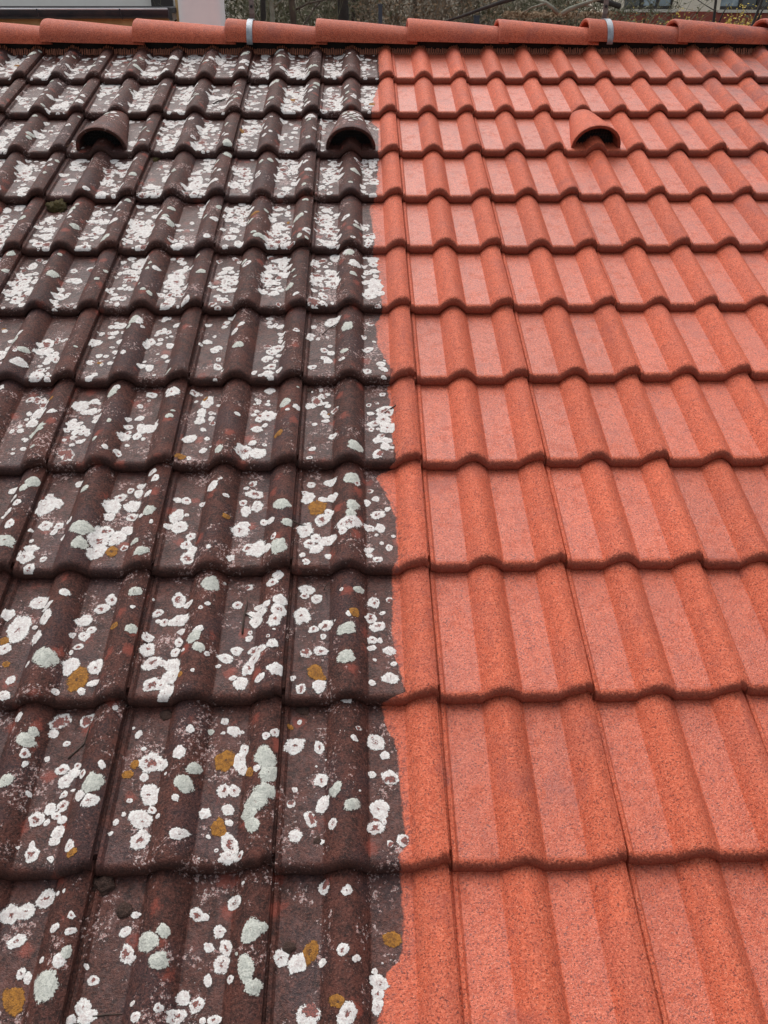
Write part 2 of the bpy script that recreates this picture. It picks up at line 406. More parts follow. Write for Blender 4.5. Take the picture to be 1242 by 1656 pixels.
# steel straps with upright flat bars over the ridge
def strap(px, label, lean):
    cx = None
    u = (CAMM.translation + ray(px, 48) * ((ridge_base.y - .09 - CAMM.translation.y) / ray(px, 48).y)).x
    k = max(q for q in range(-7, 6) if U0 + q * S_R <= u); f = (u - U0 - k * S_R) / .44
    e = empty('ridge_bracket', (u, ridge_base.y, ridge_base.z + .028))
    tag(e, label, 'bracket', 'steel brackets strapped over the ridge')
    a, b = .128 - .012 * f + .003, .093 - .019 * f + .003
    sec = [(p[0], p[1] - .014) for p in ridge_sec(a, b, 24)]
    sec = [(sec[0][0] + .006, sec[0][1] - .008)] + sec + [(sec[-1][0] - .006, sec[-1][1] - .008)]
    mb = MB(); w = .0125
    rows = []
    for i, (y, z) in enumerate(sec):
        q = sec[min(i + 1, len(sec) - 1)]; p = sec[max(i - 1, 0)]
        t = Vector((0, q[0] - p[0], q[1] - p[1])).normalized(); nn = Vector((0, -t.z, t.y)) * .0016
        c = Vector((0, y, z))
        rows.append([c + nn + Vector((-w, 0, 0)), c + nn + Vector((w, 0, 0)), c - nn + Vector((w, 0, 0)), c - nn + Vector((-w, 0, 0))])
    mb.grid(rows, True); mb.build('strap', M_ZINC, e, True, 40)
    mb = MB(); zt = b - .012
    # flat bar bends up from the back of the strap, twisted a little
    pts = [Vector((0, .03, zt - .02)), Vector((.001, .022, zt + .004)), Vector((.002, .016, zt + .02)), Vector((.002 + lean, .016, zt + .10)), Vector((.002 + lean * 2, .018, zt + .19)), Vector((.002 + lean * 2, .018, zt + .26))]
    rows = [[p + Vector((-.0105, -.0025, 0)), p + Vector((.0105, -.0025, 0)), p + Vector((.0105, .0025, 0)), p + Vector((-.0105, .0025, 0))] for p in pts]
    mb.grid(rows, True); b0 = len(mb.v) - 4; mb.f.append((b0, b0 + 1, b0 + 2, b0 + 3)); mb.build('upright_bar', M_POST, e)
    mb = MB(); mb.tube([Vector((.002 + lean * .5, .012, zt + .046)), Vector((.002 + lean * .5, .007, zt + .046))], .006, 8); mb.build('bolt', M_BLACK, e)
    return e
strap(404, 'left of the two galvanised ridge brackets, upright bar before the trees', -.001)
strap(985, 'right of the two galvanised ridge brackets, upright bar beside the building with windows', .0005)

# ------------------------------------------------------------------ lichen
LICH = '''g-917,-2540,16;g-934,-2560,11;g-772,-2690,23;g-763,-2736,16;g-925,-2730,18;g-629,-2641,15;g-646,-2731,10;g-624,-2764,13;g-793,-2562,10;w-968,-2546,12;w-954,-2583,10;w-935,-2609,10;w-956,-2629,14;w-930,-2678,12;w-818,-2525,10;w-878,-2568,10;w-878,-2600,23;w-853,-2590,14;w-863,-2662,15;w-833,-2663,10;w-810,-2651,8;w-883,-2756,20;w-875,-2732,13;w-841,-2763,8;r-865,-2790,13;w-839,-2682,8;w-813,-2702,6;w-890,-2680,5;w-882,-2709,5;w-726,-2602,20;r-712,-2574,14;w-677,-2603,20;w-668,-2537,11;w-670,-2561,12;r-692,-2550,9;w-725,-2635,13;r-671,-2639,14;r-724,-2683,18;w-692,-2703,19;w-675,-2681,13;r-732,-2712,22;w-729,-2745,19;r-671,-2733,9;w-644,-2507,11;w-632,-2533,10;w-642,-2582,9;w-646,-2651,6;w-617,-2676,5;w-576,-2584,9;r-556,-2586,11;w-571,-2636,17;w-560,-2673,18;w-585,-2670,10;r-530,-2701,11;r-536,-2727,13;r-527,-2765,18;w-520,-2744,12;r-517,-2600,8;w-548,-2633,5;o-698,-2743,14;o-585,-2458,12;w-497,-2556,14;w-478,-2538,5;w-460,-2591,7;c-405,-2530,10;w-420,-2545,6;r-398,-2567,18;r-389,-2607,15;w-414,-2622,13;r-423,-2595,9;w-420,-2683,20;w-414,-2666,12;w-370,-2661,10;w-379,-2742,22;r-398,-2737,11;w-433,-2768,8;w-479,-2755,6;w-352,-2669,9;w-354,-2749,11;r-341,-2723,7;w-266,-2538,10;w-220,-2531,14;w-272,-2584,17;w-281,-2565,7;w-236,-2589,10;w-214,-2586,13;w-221,-2634,11;r-237,-2655,17;w-274,-2686,19;w-248,-2713,14;w-222,-2722,18;r-263,-2729,14;w-246,-2745,13;w-268,-2781,9;w-277,-2762,7;w-220,-2768,7;r-156,-2553,8;w-188,-2711,11;r-174,-2685,24;w-130,-2683,12;w-105,-2683,12;r-108,-2641,16;c-125,-2562,7;w-133,-2602,9;w-113,-2588,9;w-86,-2623,7;w-82,-2602,6;w-131,-2751,10;w-130,-2766,7;r-111,-2778,10;w-86,-2744,9;w-102,-2730,5;w-113,-2705,5;w-75,-2709,5;g-169,-2541,20;g-330,-2624,19;g-311,-2682,13;g-328,-2756,18;g-320,-2740,8;g-166,-2631,14;g-171,-2657,12;g-469,-2838,19;o-251,-2615,22;o-453,-2654,8;w-829,-2866,19;w-803,-2885,11;w-798,-2916,17;w-886,-2898,13;w-854,-2934,26;w-822,-2931,6;w-806,-2965,14;w-868,-2984,14;w-834,-3058,10;w-771,-2858,10;w-807,-3028,6;r-836,-3092,12;w-723,-2915,16;r-679,-2861,14;r-694,-2884,15;w-704,-2940,10;w-715,-2955,12;w-738,-2953,6;r-721,-2981,9;w-732,-2994,5;w-724,-3025,16;w-728,-3037,11;r-674,-3030,16;w-671,-3068,10;w-691,-3086,8;w-738,-3088,7;w-621,-2900,5;r-536,-2864,16;w-513,-2878,9;r-575,-2898,11;w-558,-2923,9;r-570,-2920,6;w-527,-2918,18;w-519,-2947,8;w-519,-2975,10;w-585,-2961,12;w-580,-2991,14;w-523,-2998,10;w-506,-2999,4;r-566,-3023,16;w-546,-3023,10;w-524,-3029,16;w-523,-3056,18;r-559,-3073,17;w-528,-3094,16;w-539,-3074,13;w-468,-2893,6;w-481,-2904,5;w-455,-3015,5;w-589,-2865,3;w-476,-3058,4;g-624,-2860,14;g-612,-2955,12;g-771,-3020,21;g-484,-2975,16;g-472,-3003,12;o-656,-2938,9;o-703,-3058,22;o-874,-2964,10;o-854,-3020,7;o-503,-3058,6;w-442,-2825,3;c-391,-2832,9;r-410,-2880,11;w-478,-2959,10;w-366,-2889,8;w-374,-2908,12;w-358,-2908,13;w-348,-2891,10;w-367,-2927,14;w-378,-2967,8;r-377,-2952,5;w-401,-2997,12;w-421,-3014,14;w-433,-3033,5;r-366,-2999,10;w-351,-3003,11;w-362,-3019,12;r-372,-3038,14;w-402,-3062,7;w-385,-3074,15;w-346,-3074,9;w-326,-2998,11;w-314,-3056,16;w-326,-2820,12;r-339,-2837,12;w-318,-2886,14;r-319,-2913,16;w-324,-2936,15;w-340,-2943,3;w-325,-2963,3;r-336,-2978,4;w-265,-2841,15;r-269,-2858,9;r-244,-2867,12;w-272,-2911,19;r-222,-2938,15;r-247,-2947,10;w-227,-2965,6;r-231,-3001,13;s-260,-3005,11;w-283,-3064,6;w-231,-3083,14;r-267,-3089,11;w-190,-2859,4;w-203,-2934,2;w-175,-2927,6;r-122,-2880,13;c-89,-2872,7;w-104,-2908,6;r-129,-2921,12;r-115,-2943,15;r-127,-2976,10;w-128,-2996,8;w-111,-2978,6;w-92,-3003,12;w-85,-3035,6;w-92,-3068,14;w-128,-3078,7;w-178,-3115,9;w-122,-3025,4;g-178,-2963,17;g-178,-3032,17;g-154,-2858,11;o-163,-2921,11;o-240,-3053,15;o-225,-3066,7;w-799,-3136,10;r-763,-3215,9;w-758,-3234,5;s-724,-3139,17;w-731,-3164,9;w-701,-3185,7;w-730,-3215,6;s-675,-3138,13;r-697,-3237,12;w-673,-3245,12;w-686,-3260,13;w-670,-3231,7;r-653,-3253,8;w-647,-3295,10;r-625,-3308,14;w-742,-3285,5;r-682,-3285,7;w-667,-3278,4;w-698,-3312,10;r-679,-3307,11;r-719,-3330,14;w-685,-3325,8;w-699,-3336,6;w-673,-3332,8;w-675,-3354,12;w-677,-3369,10;w-736,-3379,3;w-714,-3376,6;r-710,-3391,13;w-676,-3400,6;w-641,-3386,10;w-617,-3124,5;w-617,-3241,7;w-571,-3168,8;w-556,-3198,5;w-583,-3154,3;r-539,-3226,19;w-517,-3232,13;w-545,-3255,8;w-563,-3299,5;w-528,-3289,18;w-537,-3333,17;r-519,-3318,8;r-531,-3370,18;w-579,-3338,5;w-584,-3358,4;w-568,-3324,4;w-505,-3333,5;w-482,-3218,12;w-469,-3172,8;w-504,-3254,3;w-476,-3306,7;w-461,-3369,12;w-426,-3326,11;w-427,-3404,2;w-415,-3367,4;g-760,-3170,10;g-769,-3188,14;g-783,-3269,14;g-627,-3276,19;g-465,-3280,16;g-452,-3247,12;g-435,-3166,6;o-633,-3398,8;o-567,-3229,9;o-576,-3248,9;w-412,-3143,8;w-412,-3168,4;w-391,-3165,12;w-376,-3167,4;w-374,-3225,14;w-368,-3205,10;w-369,-3243,11;r-398,-3282,12;w-379,-3284,11;w-386,-3319,10;w-381,-3343,7;w-398,-3391,4;r-377,-3381,16;w-374,-3400,16;r-356,-3405,7;w-387,-3406,6;w-326,-3189,7;w-311,-3180,8;w-268,-3148,5;w-275,-3199,17;w-229,-3203,10;w-223,-3268,12;w-219,-3313,14;c-241,-3339,12;w-266,-3369,11;w-270,-3285,5;c-275,-3311,8;w-220,-3380,5;r-201,-3355,8;w-163,-3196,6;s-155,-3173,5;r-123,-3194,16;w-107,-3221,9;w-131,-3258,7;c-98,-3265,14;w-119,-3324,17;r-126,-3358,14;c-80,-3380,11;s-102,-3386,6;w-111,-3347,5;w-153,-3296,2;w-216,-3228,2;w-233,-3240,2;w-339,-3252,7;g-325,-3233,20;g-317,-3263,16;g-319,-3296,17;g-334,-3314,20;g-345,-3334,14;g-338,-3356,13;g-197,-3294,11;g-167,-3323,13;o-402,-3225,20;o-353,-3255,8;o-285,-3159,5;o-398,-3353,14;r-675,-3458,14;w-727,-3482,15;w-703,-3477,15;w-705,-3522,12;w-642,-3509,7;w-615,-3515,7;r-618,-3492,6;w-654,-3453,4;w-641,-3452,3;w-653,-3554,5;w-621,-3558,10;g-613,-3546,9;r-685,-3570,8;w-673,-3577,7;w-535,-3511,9;r-525,-3545,13;w-513,-3552,5;w-522,-3486,7;r-570,-3582,8;w-577,-3619,11;w-569,-3631,12;w-591,-3636,7;w-499,-3618,4;w-490,-3637,8;w-427,-3610,10;r-405,-3620,11;r-458,-3626,6;r-432,-3635,13;r-422,-3487,12;w-408,-3492,7;w-397,-3538,8;w-392,-3586,7;w-393,-3641,5;w-585,-3562,4;g-634,-3592,19;g-491,-3533,17;g-467,-3518,11;g-468,-3561,14;o-686,-3608,19;r-362,-3471,12;w-349,-3443,3;w-381,-3515,10;r-369,-3539,12;r-373,-3563,13;r-356,-3587,6;w-376,-3640,9;c-214,-3449,11;w-175,-3462,9;r-181,-3552,10;w-160,-3564,6;w-279,-3556,12;w-253,-3564,16;w-214,-3565,6;c-233,-3638,18;r-174,-3642,16;w-125,-3594,13;w-127,-3610,10;w-128,-3626,10;w-123,-3642,9;w-131,-3579,5;w-119,-3567,2;w-117,-3586,4;g-327,-3521,17;g-310,-3516,9;g-331,-3575,16;g-317,-3601,12;g-349,-3552,3;o-233,-3549,15;o-103,-3532,14;o-189,-3623,10'''
lr = random.Random(31)
KIND = {'w': (0, .12), 'r': (0, .42), 'c': (0, .60), 's': (0, .85), 'g': (1, -.12), 'o': (2, .05)}
patches = []                                     # (u, v, r, type)
for e in LICH.split(';'):
    t = e[0]; u, v, r = (int(q) / 1000 for q in e[1:].split(','))
    patches.append((u, v, r, t))
def seen(u, v, mar=0):
    x, y = to_px(ROOF @ Vector((u, v, .02))); return -25 < x < 1270 and 60 < y < 1680
def hand(u, v):
    x, y = to_px(ROOF @ Vector((u, v, .02))); return -20 < x < 700 and 745 < y < 1690
for r in ROWS:
    for c in COLS:
        if c > 0: continue
        x0, y0 = (c - 1) * W, -r * G
        dens = {1: 1.9, 2: 1.9, 3: 1.7, 4: 1.9, 5: 1.9, 6: 1.6, 7: 1.0, 8: 1.0}.get(r, .5)
        for (a, b) in ((.016, .084), (.164, .234)):
            k = dens * lr.choice((.5, .85, 1.05, 1.3, 1.5))
            cl = [(lr.uniform(a, b), lr.uniform(.01, .29)) for _ in range(lr.randint(2, 4))]
            for _ in range(int(34 * k)):
                cx, cy = lr.choice(cl)
                x = cx + lr.gauss(0, .020); y = cy + lr.gauss(0, .045)
                if lr.random() < .3: x, y = lr.uniform(a, b), lr.uniform(.005, .3)
                if not (a - .006 < x < b + .006 and .004 < y < .305): continue
                rr = min(.021, lr.lognormvariate(math.log(.0085), .42))
                patches.append((x0 + x, y0 + y, rr, lr.choices('wrsco', (70, 14, 7, 6, .5))[0]))
        for xc in (.124, .270):
            for _ in range(lr.choice((1, 2, 3, 4, 5)) if r > 6 else lr.choice((2, 3, 4, 5, 6))):
                patches.append((x0 + xc + lr.uniform(-.026, .024), y0 + lr.uniform(.015, .29), min(.020, lr.lognormvariate(math.log(.0098), .36)), lr.choices('wgro', (45, 50, 6, 1.5))[0]))
nh = len(LICH.split(';'))
final = []
for i, (u, v, r, t) in enumerate(patches):
    if i >= nh and hand(u, v): continue
    B = wash(v)
    if u > B - .002: continue
    c = math.floor(u / W) + 1; row = math.floor(-v / G) + 1
    if (c, row) not in tiles: continue
    # v inside row: nose at -row*G
    if (c, row) in VENTS and abs(u - ((c - 1) * W + .124)) < .10 and -v - (row - 1) * G > .03: 
        if lr.random() < .93: continue
    final.append((u, v, r, t, c, row))
def hood_surf(x, y):
    k = min(1, max(0, (.325 - y) / .295)); a = .046 + .046 * k; bb = .037 + .049 * k ** .85
    return T * (1 - y / G) - .002 + bb * max(0, 1 - ((x - .124) / a) ** 2) ** .46
def blob(u, v, r, t, c, row, seed, sf=None):
    rg = random.Random(seed); mi, hole = KIND[t]
    M = TM[c, row]; l = M.inverted() @ Vector((u, v, 0)); lx, ly = l.x, l.y
    n = 20 if r > .012 else 14
    asp = rg.uniform(.86, 1.16); rot = rg.uniform(0, 6.28); el = rg.uniform(1, 1.22); ph = rg.uniform(0, 99)
    off = (0, 0)
    vs, fs, rad, hl = [], [], [], []
    rings = (0, .35, .7, .9, 1.12) if n > 14 else (0, .4, .8, 1.12)
    H = (.0016 if t == 'g' else .0010) * min(1.4, r / .012 + .3)
    tl = (-M.to_euler().z); cut = rg.uniform(0, 6.28)
    for ri, q in enumerate(rings):
        for k in range(n if ri else 1):
            a = 2 * math.pi * k / n
            nn = noise.noise(Vector((math.cos(a) * 1.3 + ph, math.sin(a) * 1.3, ph))) * .26 + noise.noise(Vector((math.cos(a) * 3 + ph, math.sin(a) * 3, ph + 7))) * .12
            R = r * 1.08 * q * (1 + nn)
            ex, ey = math.cos(a) * el, math.sin(a) / el
            x = lx + R * (ex * math.cos(rot) - ey * math.sin(rot)); y = ly + R * (ex * math.sin(rot) + ey * math.cos(rot)) * asp
            x = min(max(x, .0005), .2975); y = min(max(y, .0035), .318)
            lim = wash((c and -row * G + y)) - (c - 1) * W - .001
            if u < wash(v) and x > lim: x = lim
            z = (sf or surf)(x, y) + .0005 + H * max(0, 1 - q ** 2.2)
            vs.append((x, y, z)); rad.append(q)
            hl.append(hole + (.55 * math.cos(a - cut) if t == 'c' else 0))
    for k in range(n): fs.append((0, 1 + k, 1 + (k + 1) % n))
    for ri in range(len(rings) - 2):
        b0 = 1 + ri * n; b1 = b0 + n
        for k in range(n): fs.append((b0 + k, b1 + k, b1 + (k + 1) % n, b0 + (k + 1) % n))
    return vs, fs, rad, hl, mi
def lichen_obj(vs, fs, rad, hl, mi, parent):
    me = bpy.data.meshes.new('lichen_patch'); me.from_pydata(vs, [], fs)
    me.attributes.new('rad', 'FLOAT', 'POINT').data.foreach_set('value', rad); me.attributes.new('hole', 'FLOAT', 'POINT').data.foreach_set('value', hl)
    me.polygons.foreach_set('use_smooth', [True] * len(fs)); me.materials.append(LM[mi])
    return link('lichen_patch', me, None, parent)
for c_, spots in ((-3, [(.105, .262, .012), (.128, .272, .013), (.150, .235, .007), (.118, .215, .006), (.140, .20, .006)]), (0, [(.10, .27, .012), (.13, .262, .013), (.155, .25, .010), (.12, .235, .012), (.145, .22, .011), (.10, .21, .010), (.13, .19, .012), (.16, .18, .010), (.11, .165, .009), (.14, .15, .010), (.125, .12, .009), (.19, .10, .008)])):
    for k, (x, y, r) in enumerate(spots):
        w = TM[c_, 3] @ Vector((x, y, 0)); vs, fs, rad, hl, mi = blob(w.x, w.y, r, 'w' if k % 3 else 'g', c_, 3, 900 + k, hood_surf)
        lichen_obj(vs, fs, rad, hl, mi, tiles[c_, 3])
def area(f):
    u, v, r, t, c, row = f
    if not seen(u, v): return 0
    x, y = to_px(ROOF @ Vector((u, v, .02))); x2, _ = to_px(ROOF @ Vector((u + r, v, .02)))
    return x2 - x
final.sort(key=area, reverse=True)
rest = [([], [], [], []) for _ in LM]
for i, f in enumerate(final):
    vs, fs, rad, hl, mi = blob(*f, i)
    if i < 283:
        lichen_obj(vs, fs, rad, hl, mi, tiles[f[4], f[5]])
    else:
        M = TM[f[4], f[5]]; V, F, Ra, Hl = rest[mi]; b = len(V)
        V += [tuple(M @ Vector(p)) for p in vs]; F += [tuple(b + q for q in ff) for ff in fs]; Ra += rad; Hl += hl
V, F, Ra, Hl, MI = [], [], [], [], []
for mi, (a, b, c_, d) in enumerate(rest):
    k = len(V); V += a; F += [tuple(k + q for q in ff) for ff in b]; Ra += c_; Hl += d; MI += [mi] * len(b)
me = bpy.data.meshes.new('lichen_crust'); me.from_pydata(V, [], F)
me.attributes.new('rad', 'FLOAT', 'POINT').data.foreach_set('value', Ra); me.attributes.new('hole', 'FLOAT', 'POINT').data.foreach_set('value', Hl)
for q in LM: me.materials.append(q)
me.polygons.foreach_set('material_index', MI); me.polygons.foreach_set('use_smooth', [True] * len(F))
tag(link('lichen_crust', me, None, roof), kind='stuff')
print('lichen', len(final), 'tris', sum(len(f) - 2 for f in F))

# ------------------------------------------------------------------ loose things lying on the roof
def on_roof(px, py, h=0.0):
    """world point on the tiles seen at a photo pixel, and the roof-frame coordinates"""
    o = CAMM.translation; d = ray(px, py); oi = RI @ o; di = RI.to_3x3() @ d
    t = (.02 - oi.z) / di.z
    for _ in range(25):
        p = oi + di * t; c = math.floor(p.x / W) + 1; row = math.floor(-p.y / G) + 1
        z = surf(p.x - (c - 1) * W, p.y + row * G)
        t = .5 * t + .5 * (z + h - oi.z) / di.z
    return oi + di * t
def lump(name, px, py, r, mat, label, cat, flat=.6, seed=0, fuzz=0, group=None):
    p = on_roof(px, py); rg = random.Random(seed)
    bm = bmesh.new(); bmesh.ops.create_icosphere(bm, subdivisions=4 if r > .012 else 3, radius=1)
    for v in bm.verts:
        k = 1 + .30 * noise.noise(v.co * 1.4 + Vector((seed, 0, 0))) + .16 * noise.noise(v.co * 4 + Vector((seed, 3, 0))) + fuzz * noise.noise(v.co * 14 + Vector((0, seed, 0)))
        v.co = Vector((v.co.x * 1.12 * k, v.co.y * k, max(-.3, v.co.z) * flat * k)) * r
    me = bpy.data.meshes.new(name); bm.to_mesh(me); bm.free(); me.polygons.foreach_set('use_smooth', [True] * len(me.polygons))
    o = link(name, me, mat); o.matrix_world = ROOF @ Matrix.Translation(p); tag(o, label, cat, group)
    return o
lump('moss_clump', 93, 338, .032, M_MOSS, 'olive brown moss cushion growing below the leftmost vent hood', 'moss', .75, 3, .34)
lump('moss_clump', 672 / 2.957 + 22, 259, .018, M_MOSS, 'flat dark moss tuft under a tile nose right of the leftmost vent hood', 'moss', .4, 5, .22)
lump('mud_clump', 167, 1430, .017, M_MUD, 'brown mud lump stuck under the tile nose at the lower left seam', 'mud lump', .7, 8, .1)
lump('mud_clump', 201, 1473, .0125, M_MUD, 'round dark mud lump on the pan, just below the one at the seam', 'mud lump', .6, 9, .1)
lump('mud_clump', 468, 1533, .010, M_MUD, 'small dark mud lump touching a white lichen and an orange one', 'mud lump', .6, 11, .1)
lump('mud_clump', 499, 633, .011, M_MUD, 'small mud lump under a nose in the middle left', 'mud lump', .6, 12, .1)
lump('mud_clump', 490, 1150, .012, M_MUD, 'dark mud lump with needles under a nose near the lower middle', 'mud lump', .4, 14, .1)
lump('mud_clump', 268, 1157, .011, M_MUD, 'flat mud lump under a nose in the lower left', 'mud lump', .4, 15, .1)
lump('mud_clump', 514, 1360, .007, M_MUD, 'tiny dark crumb on the pan left of the washed edge near the bottom', 'mud lump', .5, 16, .1)
def twig(pts, r, label, mat=None, fork=None, cat='twig', name='twig'):
    P = [on_roof(x, y, r * .8) for x, y in pts]; mb = MB()
    mb.tube(P, [r * (1 - .5 * i / (len(P) - 1)) for i in range(len(P))], 6)
    if fork: mb.tube([on_roof(x, y, r * .9) for x, y in fork], [r * .7, r * .35] if len(fork) == 2 else r * .6, 5)
    o = mb.build(name, mat or M_TWIG, None, True); o.matrix_world = ROOF; tag(o, label, cat)
    return o
twig([(622, 669), (630, 662), (641, 655)], .0028, 'short dark twig lying across the edge of the washed half')
twig([(521, 542), (533, 531), (549, 521)], .0022, 'thin dark twig on a pan left of the washed edge, upper middle')
twig([(419, 462), (426, 467), (432, 462), (447, 446)], .0022, 'small crooked twig among white lichen on the upper left', fork=[(432, 462), (446, 461)])
twig([(345, 168), (352, 164), (366, 159)], .0030, 'little twig on a pan near the top left')
twig([(392, 1025), (394, 1000), (400, 975), (399, 966)], .0022, 'forked dark twig on a lichen-dotted pan, centre left', fork=[(396, 992), (408, 999)])
twig([(110, 1227), (124, 1214), (136, 1203), (141, 1188), (146, 1172)], .0020, 'long curved rootlet creeping up to a roll on the lower left')
twig([(524, 955), (527, 947), (534, 942)], .0016, 'curled thin stalk under a nose in the centre')
twig([(474, 843), (484, 848), (496, 850), (505, 846)], .0020, 'curved dark stalk beside a seam in the centre')
for k, (a, b) in enumerate((((492, 1156), (503, 1164)), ((497, 1159), (506, 1163)), ((512, 1158), (523, 1148)))):
    twig([a, ((a[0] + b[0]) / 2, (a[1] + b[1]) / 2 - 1), b], .0009, ('longest dry needle beside the mud lump near the lower middle', 'short dry needle crossing the longest one', 'dry needle pointing up to the right, apart from the other two')[k], M_NEEDLE, None, 'needle', 'dry_needle')
twig([(150, 1644), (172, 1641), (198, 1640)], .0016, 'thin straight stalk at the bottom left edge')
twig([(98, 240), (110, 236), (121, 228)], .0014, 'pale grass stalk left of the leftmost vent hood', M_NEEDLE)

# ------------------------------------------------------------------ setting behind the ridge
M_GROUND = plain('leaf_litter', (.060, .050, .030), (.11, .085, .055), 3.0, .95, 0, .6)
M_WHITE = plain('white_render', (.87, .86, .80), (.83, .81, .75), 6, .9)
M_WHITE2 = plain('bright_white_paint', (.80, .80, .80), (.76, .76, .77), 5, .6)
M_CREAM = plain('cream_render', (.82, .75, .62), (.77, .69, .56), 4, .9)
M_PLINTH = plain('red_plinth', (.30, .075, .052), (.24, .058, .042), 5, .85)
M_BITUMEN = plain('dark_bitumen', (.035, .033, .036), (.060, .055, .058), 8, .8)
M_GUTTER = plain('painted_gutter', (.020, .024, .034), (.050, .040, .046), 9, .35)
M_BEAD = plain('bright_zinc_bead', (.70, .71, .74), (.62, .63, .66), 9, .35, .4)
M_FRAME = plain('dark_window_frame', (.030, .024, .022), (.042, .034, .030), 9, .5)
M_GLASS = plain('window_glass', (.020, .030, .034), (.030, .044, .048), 2, .06, 0, 0, True, .8)
M_CURT = plain('curtained_glass', (.34, .42, .46), (.20, .26, .30), 7, .12, 0, 0, True, .6)
M_SILL = plain('pale_sill', (.66, .62, .54), (.60, .56, .48), 9, .7)
M_WOOD = plain('yellow_timber', (.52, .36, .17), (.42, .28, .12), 12, .7)
M_BARKG = plain('grey_green_bark', (.235, .245, .195), (.15, .155, .12), 14, .9, 0, .5)
M_BARKB = plain('brown_bark', (.100, .078, .058), (.060, .046, .036), 12, .9, 0, .5)
M_BARKD = plain('dark_bark', (.034, .030, .028), (.055, .047, .042), 12, .9, 0, .5)
M_TWIGS = plain('bare_twigs', (.23, .185, .135), (.12, .095, .070), 9, .9)
M_TWIGG = plain('mossy_twigs', (.19, .185, .11), (.10, .095, .06), 9, .9)
M_LEAF = plain('dull_leaves', (.055, .062, .026), (.090, .080, .036), 7, .8)
M_DRY = plain('dry_leaves', (.150, .095, .050), (.24, .16, .09), 7, .85)
M_YEL = plain('yellow_blossom', (.62, .46, .06), (.52, .38, .05), 20, .7)
M_FPOST = plain('blue_grey_post', (.030, .045, .065), (.040, .058, .08), 9, .5)

def ground_z(x, y):
    if y < 3.5: return 0.0
    k = min(1, (y - 3.5) / 4.5); s = k * k * (3 - 2 * k)
    return 3.35 * s + max(0, y - 8) * .22 + .25 * noise.noise(Vector((x * .25, y * .25, 0))) * k
mb = MB(); xs = [-250, -120, -60] + [-40 + 2 * k for k in range(41)] + [60, 120, 250]; ys = [-250, -120, -60, -30, -15, -6, 0, 3.5] + [3.5 + 1.0 * k for k in range(1, 40)] + [48, 60, 90, 140, 260]
mb.grid([[(x, y, ground_z(x, min(y, 60))) for x in xs] for y in ys])
tag(mb.build('ground', M_GROUND, None, True), kind='structure')
# walls that carry the roof (below the frame)
ea = ROOF @ Vector((0, -4.05, 0))
mb = MB(); x0, x1 = -2.4, 2.4; yb = RA.y + (RA.y - ea.y) - .35; yf = ea.y + .35
pts = [(yf, 0), (yb, 0), (yb, ea.z - .03), (RA.y, RA.z - .22), (yf, ea.z - .03)]
mb.grid([[(x0, y, z) for y, z in pts], [(x1, y, z) for y, z in pts]], True); mb.f += [(4, 3, 2, 1, 0), (5, 6, 7, 8, 9)]
tag(mb.build('house_wall', M_WHITE), kind='structure')

rb = random.Random(99)
# white house with a lean-to roof and gutter, upper left
D = 9.0
hl = empty('white_house', (0, 0, 0)); tag(hl, 'white rendered house with dark lean-to roof behind the ridge at upper left', 'house')
xl = at(-260, 20, D).x; xr = at(274, 20, D).x
gz = at(100, 21, D).z                               # gutter axis height
wx1 = at(283, 10, D + .95).x
mb = MB(); mb.box(((xl + wx1) / 2 - 2, CAMM.translation.y + D + 3.0, (gz + 3.2) / 2), (wx1 - xl + 4, 4.0, gz + 3.2)); mb.build('wall', M_WHITE, hl)
yw = CAMM.translation.y + D + 1.0; yg = CAMM.translation.y + D
mb = MB(); sl = [(yg + .03, gz + .035), (yw + .02, gz + .12), (yw + .02, gz + .06), (yg + .03, gz + .005)]
mb.grid([[(xl, y, z) for y, z in sl], [(xr - .02, y, z) for y, z in sl]], True); mb.f += [(3, 2, 1, 0), (4, 5, 6, 7)]
mb.build('lean_to_roof', M_BITUMEN, hl)
mb = MB(); mb.box(((xl + xr) / 2, yg + .10, gz - .12), (xr - xl - .06, .02, .20)); mb.build('fascia', M_WOOD, hl)
mb = MB(); mb.box(((xl + xr) / 2, (yw + yg + .10) / 2 + .05, gz - 1.5), (xr - xl - .1, yw - yg - .2, 2.6)); mb.build('lean_to_wall', M_WHITE, hl)
gt = empty('gutter_root'); bpy.data.objects.remove(gt)
mb = MB(); rg_ = .062; rows = []
for x in (xl, xl + .5, (xl + xr) / 2, xr):
    sag = .004 * math.sin((x - xl) * 3)
    rows.append([(x, yg + rg_ * math.cos(math.pi + math.pi * j / 12), gz + .025 + rg_ * 1.15 * math.sin(math.pi + math.pi * j / 12) + sag) for j in range(13)])
rin = [[(x, yg + (y - yg) * .94, z + .003) for x, y, z in r] for r in rows]
mb.grid(rows); mb.grid([list(reversed(r)) for r in rin])
gut = mb.build('gutter', M_GUTTER, hl, True)
mb = MB(); mb.tube([(x, yg - rg_, gz + .028) for x in (xl, xr)], .008, 8); mb.build('bead', M_BEAD, gut, True)
for px in (64, 197, -60):
    mb = MB(); x = at(px, 20, D).x
    mb.tube([(x, yg + (rg_ + .005) * math.cos(math.pi + math.pi * j / 12), gz + .03 + (rg_ + .004) * 1.15 * math.sin(math.pi + math.pi * j / 12)) for j in range(13)], .007, 6)
    mb.build('gutter_bracket', M_GUTTER, gut)
mb = MB(); mb.box((xr + .004, yg, gz - .005), (.012, .13, .09)); mb.build('gutter_stop', M_GUTTER, gut)
a = at(244, 0, D + .96); b = at(280, 11, D + .96)
mb = MB(); mb.box(((a.x + b.x) / 2, yw - .015, b.z + .3), (b.x - a.x, .06, .6)); w_ = mb.build('window', M_FRAME, hl)
a = at(284, 0, D + .5); b = at(296, 40, D + .5)
